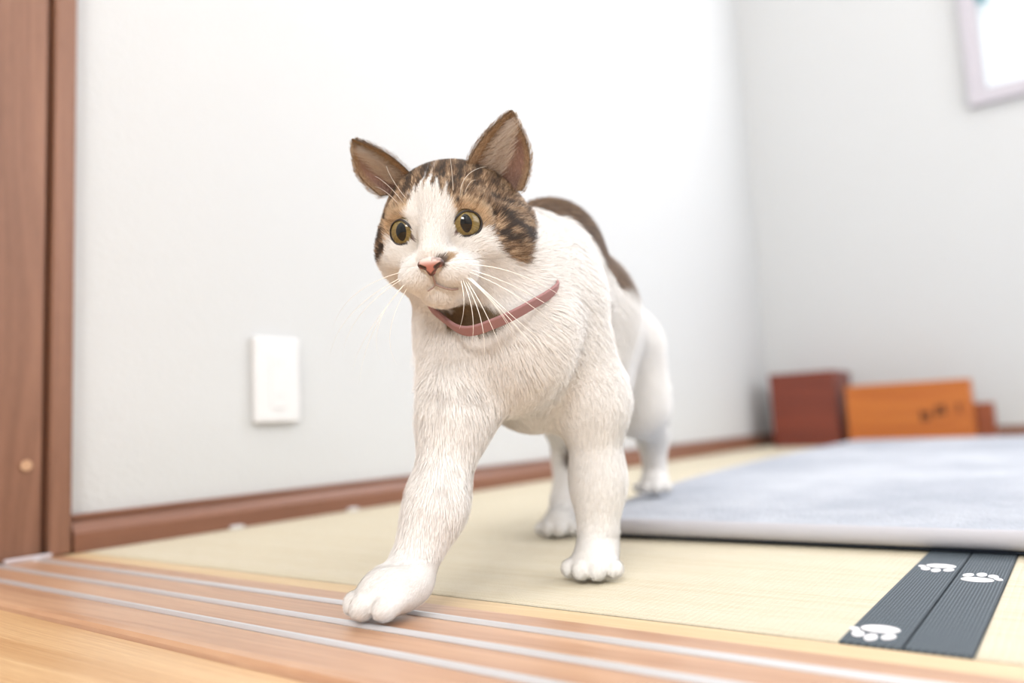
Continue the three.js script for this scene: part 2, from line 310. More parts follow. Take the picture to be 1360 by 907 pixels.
// head: its own axes x to the cat's left, y up, z out of the face
const headM = new THREE.Matrix4().makeRotationFromEuler(new THREE.Euler(0.2184, 0.47, 0.0411, 'YXZ')).setPosition(-0.2957, 0.217, -0.3451);
const headI = headM.clone().invert(), HE = headM.elements, HI = headI.elements;
const hw = (x, y, z) => [HE[0] * x + HE[4] * y + HE[8] * z + HE[12], HE[1] * x + HE[5] * y + HE[9] * z + HE[13], HE[2] * x + HE[6] * y + HE[10] * z + HE[14]];
const hdir = (x, y, z) => [HE[0] * x + HE[4] * y + HE[8] * z, HE[1] * x + HE[5] * y + HE[9] * z, HE[2] * x + HE[6] * y + HE[10] * z];
const hl = (x, y, z) => [HI[0] * x + HI[4] * y + HI[8] * z + HI[12], HI[1] * x + HI[5] * y + HI[9] * z + HI[13], HI[2] * x + HI[6] * y + HI[10] * z + HI[14]];
const smin = (a, b, k) => { const h = Math.max(k - Math.abs(a - b), 0) / k; return Math.min(a, b) - h * h * k * 0.25; };
function capsule(a, b, ra, rb, k = 0.02) {
  const dx = b[0] - a[0], dy = b[1] - a[1], dz = b[2] - a[2], dd = dx * dx + dy * dy + dz * dz;
  return { k, f: (x, y, z) => { const px = x - a[0], py = y - a[1], pz = z - a[2], t = clamp((px * dx + py * dy + pz * dz) / dd); return Math.hypot(px - t * dx, py - t * dy, pz - t * dz) - (ra + (rb - ra) * t); } };
}
// ellipsoid with axes e0, e1, e2 (unit vectors) and radii
function ellipsoid(c, r, axes, k = 0.02) {
  const [e0, e1, e2] = axes;
  return { k, f: (x, y, z) => {
    const px = x - c[0], py = y - c[1], pz = z - c[2];
    const a = px * e0[0] + py * e0[1] + pz * e0[2], b = px * e1[0] + py * e1[1] + pz * e1[2], d = px * e2[0] + py * e2[1] + pz * e2[2];
    const k0 = Math.hypot(a / r[0], b / r[1], d / r[2]), k1 = Math.hypot(a / (r[0] * r[0]), b / (r[1] * r[1]), d / (r[2] * r[2]));
    return k1 < 1e-9 ? -Math.min(...r) : k0 * (k0 - 1) / k1;
  } };
}
const WAX = [[1, 0, 0], [0, 1, 0], [0, 0, 1]];
const BAX = [[HD[1], 0, -HD[0]], [0, 1, 0], [HD[0], 0, HD[1]]];     // left, up, forward
const bodyPrims = [], legPrims = [];
{
  const P = bodyPrims, c = (a, b, ra, rb, k) => P.push(capsule(B(...a), B(...b), ra, rb, k));
  c([-0.500, -0.165, 0.188], [-0.60, -0.164, 0.186], 0.048, 0.049, 0.025);      // rib cage
  c([-0.60, -0.164, 0.182], [-0.76, -0.168, 0.180], 0.050, 0.040, 0.03);       // loin to rump
  P.push(ellipsoid(B(-0.540, -0.157, 0.227), [0.034, 0.033, 0.044], BAX, 0.022)); // withers
  P.push(ellipsoid(B(-0.452, -0.166, 0.158), [0.046, 0.050, 0.034], BAX, 0.03)); // breast
  c([-0.49, -0.164, 0.196], [-0.450, -0.174, 0.200], 0.040, 0.031, 0.025);      // neck
  c([-0.50, -0.163, 0.128], [-0.68, -0.167, 0.130], 0.034, 0.033, 0.03);       // belly
  c([-0.79, -0.168, 0.205], [-0.86, -0.172, 0.165], 0.016, 0.012, 0.02);       // tail, hanging behind
  c([-0.86, -0.172, 0.165], [-0.90, -0.176, 0.09], 0.012, 0.010, 0.015);
}
function leg(points, radii, k = 0.018) { for (let i = 0; i + 1 < points.length; i++) legPrims.push(capsule(points[i], points[i + 1], radii[i], radii[i + 1], k)); }
// front right leg, stepping forward on to the sill
leg([B(-0.455, -0.190, 0.175), B(-0.434, -0.191, 0.108), B(-0.412, -0.196, 0.055), B(-0.397, -0.205, 0.024)], [0.030, 0.0195, 0.0145, 0.0135]);
// front left leg, standing
leg([B(-0.490, -0.142, 0.172), B(-0.503, -0.123, 0.112), B(-0.505, -0.123, 0.060), B(-0.504, -0.125, 0.022)], [0.030, 0.0200, 0.0145, 0.0133]);
// hind right leg, forward under the belly
leg([B(-0.745, -0.192, 0.175), B(-0.715, -0.202, 0.115), B(-0.738, -0.207, 0.064), B(-0.685, -0.202, 0.016)], [0.040, 0.026, 0.0125, 0.0125]);
// hind left leg, pushing off at the rear on the rug
leg([B(-0.765, -0.150, 0.168), B(-0.765, -0.142, 0.112), B(-0.838, -0.142, 0.082), B(-0.838, -0.142, 0.036)], [0.036, 0.027, 0.0135, 0.0125]);
const pawInfo = [];
function paw(s, l, y0, turn, size = 1) {
  const ct = Math.cos(turn), st = Math.sin(turn), f = [HD[0] * ct + HD[1] * st, 0, HD[1] * ct - HD[0] * st], lf = [f[2], 0, -f[0]], o = B(s, l, y0);
  const at = (a, b, h) => [o[0] + f[0] * a * size + lf[0] * b * size, y0 + h * size, o[2] + f[2] * a * size + lf[2] * b * size];
  const ax = [lf, [0, 1, 0], f], P = [];
  P.push(ellipsoid(at(-0.003, 0, 0.0125), [0.0135 * size, 0.0115 * size, 0.018 * size], ax, 0.010));
  P.push(ellipsoid(at(0.004, 0, 0.008), [0.0150 * size, 0.0075 * size, 0.014 * size], ax, 0.006));
  for (const [b, a, r] of [[-0.0142, 0.0085, 0.0058], [-0.0050, 0.0158, 0.0061], [0.0050, 0.0158, 0.0061], [0.0142, 0.0085, 0.0058]]) {
    P.push(capsule(at(a - 0.012, b * 0.62, 0.0098), at(a, b, 0.0066), r * size * 0.75, r * size * 0.98, 0.0016));
  }
  pawInfo.push({ o, f, y0 }); return P;
}
const pawPrims = [...paw(-0.3805, -0.2094, 0.0022, -0.72, 1.12), ...paw(-0.494, -0.1255, 0.0014, 0.0, 1.0), ...paw(-0.670, -0.2005, 0.0014, 0.0, 1.0), ...paw(-0.828, -0.1425, 0.0212, 0.05, 1.0)];
// head, in head axes
const HAX = [hdir(1, 0, 0), hdir(0, 1, 0), hdir(0, 0, 1)], headPrims = [];
const EYE_R = 0.0108, eyeC = (sd) => [sd > 0 ? 0.0156 : -0.0168, -0.0005, 0.0205], eyeDir = (sd) => { const v = V(sd * 0.36, 0.04, 0.93).normalize(); return [v.x, v.y, v.z]; };
{
  const e = (c, r, k = 0.016) => headPrims.push(ellipsoid(hw(...c), r, HAX, k)), cp = (a, b, ra, rb, k = 0.014) => headPrims.push(capsule(hw(...a), hw(...b), ra, rb, k));
  e([0, 0.0110, -0.014], [0.0365, 0.0290, 0.0345], 0.012);                         // skull
  for (const q of [-1, 1]) {
    e([q * 0.0215, -0.0110, -0.004], [0.0215, 0.0215, 0.0225], 0.012);             // cheeks
    e([q * 0.0200, -0.0010, -0.0210], [0.0250, 0.0270, 0.0190], 0.010);            // ruff behind the cheeks
    e([q * 0.0100, -0.0255, 0.0345], [0.0115, 0.0092, 0.0115], 0.006);            // whisker pads
    e([q * 0.0170, 0.0120, 0.0150], [0.0120, 0.0072, 0.0100], 0.010);             // brows
    e([q * 0.0190, -0.0145, 0.0175], [0.0125, 0.0080, 0.0112], 0.010);              // below the eyes
  }
  cp([0, 0.016, 0.0195], [0, -0.0150, 0.0400], 0.0095, 0.0068, 0.010);              // bridge of the nose
  e([0, -0.0365, 0.0280], [0.0110, 0.0072, 0.0110], 0.007);                      // chin
  e([0, -0.0270, 0.0100], [0.0200, 0.0140, 0.0220], 0.012);                         // jaw
}
const DEBUG_EYE = () => { for (const q of [-1, 1]) { const c = eyeC(q); for (const [n, off] of [['mid', [0, 0]], ['out', [q * 0.009, 0]], ['in', [-q * 0.009, 0]], ['top', [0, 0.008]], ['bot', [0, -0.008]]]) { const ed = eyeDir(q); let t = 0.03; while (t > -0.02) { const h = union(headPrims, ...hw(c[0] + off[0] + ed[0] * t, c[1] + off[1] + ed[1] * t, c[2] + ed[2] * t)); if (h < 0) break; t -= 0.0002; } console.log('eye', q, n, t.toFixed(4)); } } };
const neckLink = capsule(B(-0.465, -0.170, 0.197), hw(0, -0.012, -0.020), 0.030, 0.024, 0.014);
const eyeW = [-1, 1].map((q) => hw(...eyeC(q)));
for (const q of [-1, 1]) {
  const c = hw(...eyeC(q)), d = hdir(...eyeDir(q)), R0 = 0.0094, r0 = 0.0026, off = 0.0040;
  headPrims.push({ k: 0.007, f: (x, y, z) => { const px = x - c[0] - d[0] * off, py = y - c[1] - d[1] * off, pz = z - c[2] - d[2] * off, h = px * d[0] + py * d[1] + pz * d[2], rr = Math.sqrt(Math.max(0, px * px + py * py + pz * pz - h * h)); return Math.hypot(rr - R0, h) - r0; } });
}
function union(list, x, y, z, d = 1) { for (const p of list) { const v = p.f(x, y, z); d = d > 0.9 ? v : smin(d, v, p.k); } return d; }
const HC = hw(0, -0.002, 0.004);
function sdf(x, y, z) {
  let d = 1;
  const toHead = Math.hypot(x - HC[0], y - HC[1], z - HC[2]);
  d = union(bodyPrims, x, y, z, d); d = union(legPrims, x, y, z, d); d = smin(d, neckLink.f(x, y, z), 0.025);
  if (y < 0.06) { const p = union(pawPrims, x, y, z); d = smin(d, p, 0.006); }
  if (toHead < 0.12) {
    const h = union(headPrims, x, y, z); d = smin(d, h, 0.016);
    for (const c of eyeW) { const b = 0.0102 - Math.hypot(x - c[0], y - c[1], z - c[2]); d = Math.max(d, b); }
  }
  return d;
}
// surface nets
function nets(f, lo, hi, cell, keep) {
  const n = [0, 1, 2].map((i) => Math.ceil((hi[i] - lo[i]) / cell) + 1), [nx, ny, nz] = n, g = new Float32Array(nx * ny * nz), id = new Int32Array(nx * ny * nz).fill(-1);
  const ix = (i, j, k) => (k * ny + j) * nx + i;
  for (let k = 0; k < nz; k++) for (let j = 0; j < ny; j++) for (let i = 0; i < nx; i++) g[ix(i, j, k)] = f(lo[0] + i * cell, lo[1] + j * cell, lo[2] + k * cell);
  const pos = [], tri = [], E = [[0, 1], [2, 3], [4, 5], [6, 7], [0, 2], [1, 3], [4, 6], [5, 7], [0, 4], [1, 5], [2, 6], [3, 7]];
  const co = [0, 1, 2, 3, 4, 5, 6, 7].map((c) => [c & 1, (c >> 1) & 1, c >> 2]);
  for (let k = 0; k < nz - 1; k++) for (let j = 0; j < ny - 1; j++) for (let i = 0; i < nx - 1; i++) {
    const v = co.map(([a, b, c]) => g[ix(i + a, j + b, k + c)]); let m = 0; for (let c = 0; c < 8; c++) if (v[c] < 0) m |= 1 << c;
    if (m === 0 || m === 255) continue;
    let x = 0, y = 0, z = 0, cnt = 0;
    for (const [a, b] of E) if ((v[a] < 0) !== (v[b] < 0)) { const t = v[a] / (v[a] - v[b]), A = co[a], Bq = co[b]; x += A[0] + t * (Bq[0] - A[0]); y += A[1] + t * (Bq[1] - A[1]); z += A[2] + t * (Bq[2] - A[2]); cnt++; }
    id[ix(i, j, k)] = pos.length / 3; pos.push(lo[0] + (i + x / cnt) * cell, lo[1] + (j + y / cnt) * cell, lo[2] + (k + z / cnt) * cell);
  }
  const quad = (a, b, c, d, flip) => { if (a < 0 || b < 0 || c < 0 || d < 0) return; if (flip) tri.push(a, c, b, a, d, c); else tri.push(a, b, c, a, c, d); };
  for (let k = 1; k < nz - 1; k++) for (let j = 1; j < ny - 1; j++) for (let i = 1; i < nx - 1; i++) {
    const s = g[ix(i, j, k)] < 0;
    if (s !== g[ix(i + 1, j, k)] < 0) quad(id[ix(i, j - 1, k - 1)], id[ix(i, j, k - 1)], id[ix(i, j, k)], id[ix(i, j - 1, k)], !s);
    if (s !== g[ix(i, j + 1, k)] < 0) quad(id[ix(i - 1, j, k - 1)], id[ix(i - 1, j, k)], id[ix(i, j, k)], id[ix(i, j, k - 1)], !s);
    if (s !== g[ix(i, j, k + 1)] < 0) quad(id[ix(i - 1, j - 1, k)], id[ix(i, j - 1, k)], id[ix(i, j, k)], id[ix(i - 1, j, k)], !s);
  }
  const out = [];
  for (let t = 0; t < tri.length; t += 3) { const c = [0, 1, 2].map((q) => (pos[3 * tri[t] + q] + pos[3 * tri[t + 1] + q] + pos[3 * tri[t + 2] + q]) / 3); if (keep(c)) out.push(tri[t], tri[t + 1], tri[t + 2]); }
  return { pos, tri: out };
}
function gradient(x, y, z, e = 0.0006) { const a = sdf(x + e, y, z) - sdf(x - e, y, z), b = sdf(x, y + e, z) - sdf(x, y - e, z), c = sdf(x, y, z + e) - sdf(x, y, z - e), m = Math.hypot(a, b, c) || 1; return [a / m, b / m, c / m]; }
const inBox = (b, c, m = 0) => c.every((v, i) => v > b[0][i] + m && v < b[1][i] - m);
const headBox = [HC.map((v) => v - 0.064), HC.map((v) => v + 0.064)], pawBoxes = pawInfo.map(({ o, f, y0 }) => [[o[0] + f[0] * 0.004 - 0.03, y0 - 0.006, o[2] + f[2] * 0.004 - 0.033], [o[0] + f[0] * 0.004 + 0.03, y0 + 0.034, o[2] + f[2] * 0.004 + 0.033]]);
const fine = [headBox, ...pawBoxes];
const pieces = [nets(sdf, [-0.50, -0.006, -0.92], [-0.19, 0.31, -0.26], 0.004, (c) => !fine.some((b) => inBox(b, c, 0.004)))];
for (const b of fine) pieces.push(nets(sdf, b[0], b[1], b === headBox ? 0.0016 : 0.0013, () => true));

// ---- colours of the coat
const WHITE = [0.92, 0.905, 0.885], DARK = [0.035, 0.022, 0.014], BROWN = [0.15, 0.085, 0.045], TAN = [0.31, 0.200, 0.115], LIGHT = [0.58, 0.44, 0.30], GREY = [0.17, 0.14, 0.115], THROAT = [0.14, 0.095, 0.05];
const ramp = (v) => v < 0.33 ? mix3(DARK, BROWN, clamp(v / 0.33)) : v < 0.66 ? mix3(BROWN, TAN, (v - 0.33) / 0.33) : mix3(TAN, LIGHT, clamp((v - 0.66) / 0.34));
const lookup = (t, x) => { for (let i = 1; i < t.length; i++) if (x < t[i][0]) return mix(t[i - 1][1], t[i][1], clamp((x - t[i - 1][0]) / (t[i][0] - t[i - 1][0]))); return t[t.length - 1][1]; };
const CAP_EDGE = [[0.0, -0.002], [0.0245, -0.002], [0.0300, -0.012], [0.0330, -0.020], [0.040, -0.026], [0.06, -0.026]], BLAZE = [[-0.1, 0.0165], [0.002, 0.0165], [0.0110, 0.0124], [0.0175, 0.0086], [0.0225, 0.0030], [0.029, -0.004], [0.05, -0.006]];
const REAR = [[-0.03, 0.006], [-0.02, 0.001], [-0.005, -0.009], [0.006, -0.020], [0.015, -0.040], [0.03, -0.050]];
function coat(x, y, z, jitter = 0) {
  const [hx, hy, hz] = hl(x, y, z), [s, l] = toB(x, z);
  const n1 = noise3(x * 260, y * 260, z * 260) - 0.5, n2 = noise3(x * 820, y * 820, z * 820) - 0.5;
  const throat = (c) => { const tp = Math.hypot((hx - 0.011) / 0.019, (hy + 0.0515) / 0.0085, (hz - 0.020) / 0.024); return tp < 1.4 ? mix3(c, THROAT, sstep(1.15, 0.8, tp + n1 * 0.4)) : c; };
  const rearLimit = lookup(REAR, hy);
  if (hz > rearLimit + n1 * 0.004 && Math.hypot(hx, hy, hz + 0.002) < 0.078 && s > -0.470) {
    const ax = Math.abs(hx), w = n1 * 0.006 + n2 * 0.003;
    const edge = lookup(CAP_EDGE, ax) * (hx < 0 ? 0.66 : 1);
    const cap = sstep(-0.0022, 0.0022, hy - edge + w * 0.8 + jitter * 0.0006);
    const half = lookup(BLAZE, hy);
    const fingers = 0.0052 * Math.sin(hx * 1450 + 2.5 * n1) * sstep(0.012, 0.024, hy);
    const blaze = 1 - sstep(-0.0015, 0.0022, Math.abs(hx + 0.0024) - half + fingers + w * 0.5 + jitter * 0.0006);
    const t = cap * (1 - blaze);
    let v = 0.53 + n2 * 1.15 + n1 * 0.3 + jitter * 0.34;             // ticked tabby ground
    const top = sstep(0.018, 0.036, hy) * sstep(0.030, 0.012, hz);
    const bars = sstep(0.30, 0.80, Math.sin(hx * 640 + 1.0 * Math.sin(hy * 140) + n1 * 2.4) * 0.5 + 0.5 + n1 * 0.4) * sstep(0.012, 0.024, hy);
    v -= bars * 0.50 + top * 0.16;
    v -= 0.30 * sstep(0.35, 0.8, noise3(ax * 90 + 4, hy * 60, hz * 60)) * sstep(0.030, 0.036, ax);
    const mark = (a, b, r) => { const dx = b[0] - a[0], dy = b[1] - a[1], dz = b[2] - a[2], px = ax - a[0], py = hy - a[1], pz = (hz - a[2]) * 0.5, u = clamp((px * dx + py * dy + pz * dz) / (dx * dx + dy * dy + dz * dz)); return sstep(r * 1.6, r * 0.6, Math.hypot(px - u * dx, py - u * dy, pz - u * dz) + w * 0.4); };
    v -= 1.0 * Math.max(mark([0.0290, 0.0030, 0.018], [0.0350, 0.0015, 0.0125], 0.0018), mark([0.0350, 0.0015, 0.0125], [0.0445, -0.0080, 0.0062], 0.0026), mark([0.0445, -0.0080, 0.0062], [0.0490, -0.0150, 0.0000], 0.0032), 0.6 * mark([0.034, -0.008, 0.018], [0.0470, -0.0200, 0.004], 0.0020), 0.6 * mark([0.032, 0.013, 0.010], [0.046, 0.006, 0.000], 0.0020), 0.8 * mark([0.0135, 0.011, 0.024], [0.0150, 0.026, 0.014], 0.0013));
    const ec = eyeC(hx < 0 ? -1 : 1), de = Math.hypot(hx - ec[0], hy - ec[1] - 0.001, hz - ec[2] - 0.004);
    v += 0.5 * sstep(0.0150, 0.0118, de) * (hy > -0.004 ? 1 : 0.3);
    let out = mix3(WHITE, ramp(v), t);
    if (hz > 0.02) { const cx = ax - 0.0122, cy = hy + 0.0046, u = cx * 0.75 + cy * 0.66, v2 = -cx * 0.66 + cy * 0.75; out = mix3(out, [0.09, 0.04, 0.035], 0.95 * sstep(1.15, 0.75, Math.hypot(u / 0.0030, v2 / 0.0014))); }   // dark inner corner of the eye
    out = mix3(out, [0.10, 0.06, 0.04], 0.9 * sstep(0.0032, 0.0020, Math.hypot(hx - 0.0056, hy + 0.0185, hz > 0.03 ? 0 : 1) + n2 * 0.002));
    out = mix3(out, [0.38, 0.25, 0.13], 0.9 * sstep(0.0026, 0.0014, Math.hypot(hx - 0.0098, hy + 0.0172, hz > 0.03 ? 0 : 1) + n2 * 0.002));
    return throat(out);
  }
  // saddle patch along the back
  const ang = Math.atan2(l + 0.163, y - 0.186);
  const lim = lookup([[0.468, 0.32], [0.485, 0.48], [0.505, 0.68], [0.524, 0.95], [0.546, 1.14], [0.562, 1.32], [0.58, 1.36]], -s);
  const patch = sstep(0.08, -0.02, Math.abs(ang) - lim + n1 * 0.25) * sstep(-0.466, -0.474, s) * sstep(-0.640, -0.575, s + (Math.abs(ang) < 0.6 ? 0.05 : 0)) * (y > 0.19 ? 1 : 0);
  let c = mix3(WHITE, ramp(0.26 + n2 * 0.5 + jitter * 0.2), patch);
  // faint grey ticks on the stepping foreleg
  if (s > -0.45 && y > 0.03 && y < 0.15) { const tk = sstep(0.62, 0.85, noise3(x * 130, y * 420, z * 130)) * sstep(0.03, 0.05, y) * sstep(0.15, 0.12, y); c = mix3(c, [0.46, 0.42, 0.39], 0.45 * tk); }
  // rump patch, patch inside the hind leg
  const rp = Math.hypot((s + 0.75) / 0.04, (l + 0.12) / 0.02, (y - 0.225) / 0.02); c = mix3(c, GREY, sstep(1.2, 0.8, rp + n1 * 0.4));
  const ip = Math.hypot((s + 0.728) / 0.022, (l + 0.195) / 0.016, (y - 0.066) / 0.026); c = mix3(c, [0.13, 0.1, 0.08], sstep(1.15, 0.75, ip + n1 * 0.5));
  return throat(c);
}
const furLen = (x, y, z, hp, s) => {
  const [hx, hy, hz] = hp, r = Math.hypot(hx, hy, hz);
  if (r < 0.075 && hz > -0.04) { const nose = Math.hypot(hx, hy + 0.02, hz - 0.045); return mix(0.0026, hy > 0.006 ? 0.0055 : 0.0085, sstep(0.010, 0.065, nose)); }
  if (y < 0.028) return 0.0026;
  if (y < 0.13) return mix(0.0045, 0.0085, sstep(0.03, 0.13, y));
  return 0.0125;
};
// ---- body mesh, ears joined in
const bodyGeos = [];
for (const { pos, tri } of pieces) {
  const g = new THREE.BufferGeometry(), n = new Float32Array(pos.length), c = new Float32Array(pos.length);
  for (let i = 0; i < pos.length; i += 3) { const q = gradient(pos[i], pos[i + 1], pos[i + 2]); n.set(q, i); c.set(coat(pos[i], pos[i + 1], pos[i + 2]), i); }
  g.setAttribute('position', new THREE.Float32BufferAttribute(pos, 3)); g.setAttribute('normal', new THREE.BufferAttribute(n, 3)); g.setAttribute('color', new THREE.BufferAttribute(c, 3)); g.setIndex(tri); bodyGeos.push(g);
}
// ear: a cupped leaf with two skins; I inner base, O outer base, Tp tip (head axes)
const earPins = { 1: { I: V(0.0150, 0.0320, 0.000), O: V(0.0455, 0.0170, -0.013), T: V(0.0465, 0.0630, -0.006) }, '-1': { I: V(-0.0165, 0.0330, 0.000), O: V(-0.0405, 0.0255, -0.010), T: V(-0.0515, 0.0605, -0.004) } };
function earPoint(q, u, v) {                                        // u 0 inner edge .. 1 outer edge, v 0 base .. 1 tip
  const { I, O, T } = earPins[q], out = V(q, 0, 0);
  const inner = I.clone().lerp(T, v).addScaledVector(V(q * -0.25, 1, 0.1), 0.0042 * Math.sin(Math.PI * v) * (1.1 - 0.6 * v));
  const outer = O.clone().lerp(T, v).addScaledVector(V(q * 1, 0.15, 0), 0.0080 * Math.sin(Math.PI * v) * (1.25 - 0.85 * v));
  const p = inner.clone().lerp(outer, u), w = Math.sin(Math.PI * u);
  const bk = V(q * -0.10, -0.05, -1).normalize();
  return p.addScaledVector(bk, w * 0.0155 * Math.pow(1 - v, 0.75)).addScaledVector(out, 0);
}
const earSkins = { front: [], back: [] };
for (const q of [-1, 1]) {
  const N = 18, Mv = 24, pos = [], col = [], idx = [], nrm = [];
  const base = (u, v) => earPoint(q, u, v), e = 0.01;
  for (const side of [1, -1]) for (let j = 0; j <= Mv; j++) for (let i = 0; i <= N; i++) {
    const u = i / N, v = Math.min(j / Mv, 0.997), p = base(u, v);
    const du = base(Math.min(u + e, 1), v).sub(base(Math.max(u - e, 0), v)), dv = base(u, Math.min(v + e, 0.999)).sub(base(u, Math.max(v - e, 0)));
    const n = du.cross(dv).normalize().multiplyScalar(q);         // towards the open side
    p.addScaledVector(n, side * 0.0007); const w = hw(p.x, p.y, p.z), nw = hdir(n.x * side, n.y * side, n.z * side);
    pos.push(...w); nrm.push(...nw);
    const rim = Math.max(sstep(0.16, 0.03, u), sstep(0.88, 0.98, u), sstep(0.86, 0.97, v));
    col.push(...(side > 0 ? mix3(mix3(u < 0.3 ? mix3(TAN, BROWN, 0.35) : mix3([0.50, 0.35, 0.29], [0.34, 0.20, 0.16], sstep(0.5, 0.8, u)), [0.20, 0.12, 0.10], sstep(0.30, 0.05, v)), TAN, rim * 0.9) : mix3(TAN, BROWN, 0.5)));
    const rec = { p: w, n: nw, u, v, q, dv: hdir(...dv.normalize().toArray()), side };
    (side > 0 ? earSkins.front : earSkins.back).push(rec);
  }
  const S = (N + 1) * (Mv + 1);
  for (let s = 0; s < 2; s++) for (let j = 0; j < Mv; j++) for (let i = 0; i < N; i++) { const a = s * S + j * (N + 1) + i, b = a + 1, c = a + N + 1, d = c + 1; if ((s === 0) === (q > 0)) idx.push(a, b, d, a, d, c); else idx.push(a, d, b, a, c, d); }
  const rimq = (a, b) => { const c = a + S, d = b + S; idx.push(a, c, d, a, d, b); };
  for (let j = 0; j < Mv; j++) { rimq(j * (N + 1), (j + 1) * (N + 1)); rimq(j * (N + 1) + N, (j + 1) * (N + 1) + N); }
  const g = new THREE.BufferGeometry(); g.setAttribute('position', new THREE.Float32BufferAttribute(pos, 3)); g.setAttribute('normal', new THREE.Float32BufferAttribute(nrm, 3)); g.setAttribute('color', new THREE.Float32BufferAttribute(col, 3)); g.setIndex(idx); bodyGeos.push(g);
}
const ORG = B(-0.6, -0.165, 0);                                     // the cat's own origin, on the floor below its middle
const cat = thing('cat', 'white cat with brown tabby cap and pink collar, stepping forward on to the door sill', 'cat', ORG);
const toCat = (g) => g.translate(-ORG[0], -ORG[1], -ORG[2]);
const skin = new THREE.MeshStandardMaterial({ vertexColors: true, roughness: 0.95 });
const bodyGeo = mergeGeometries(bodyGeos);
mesh('body', toCat(bodyGeo.clone()), skin, cat);

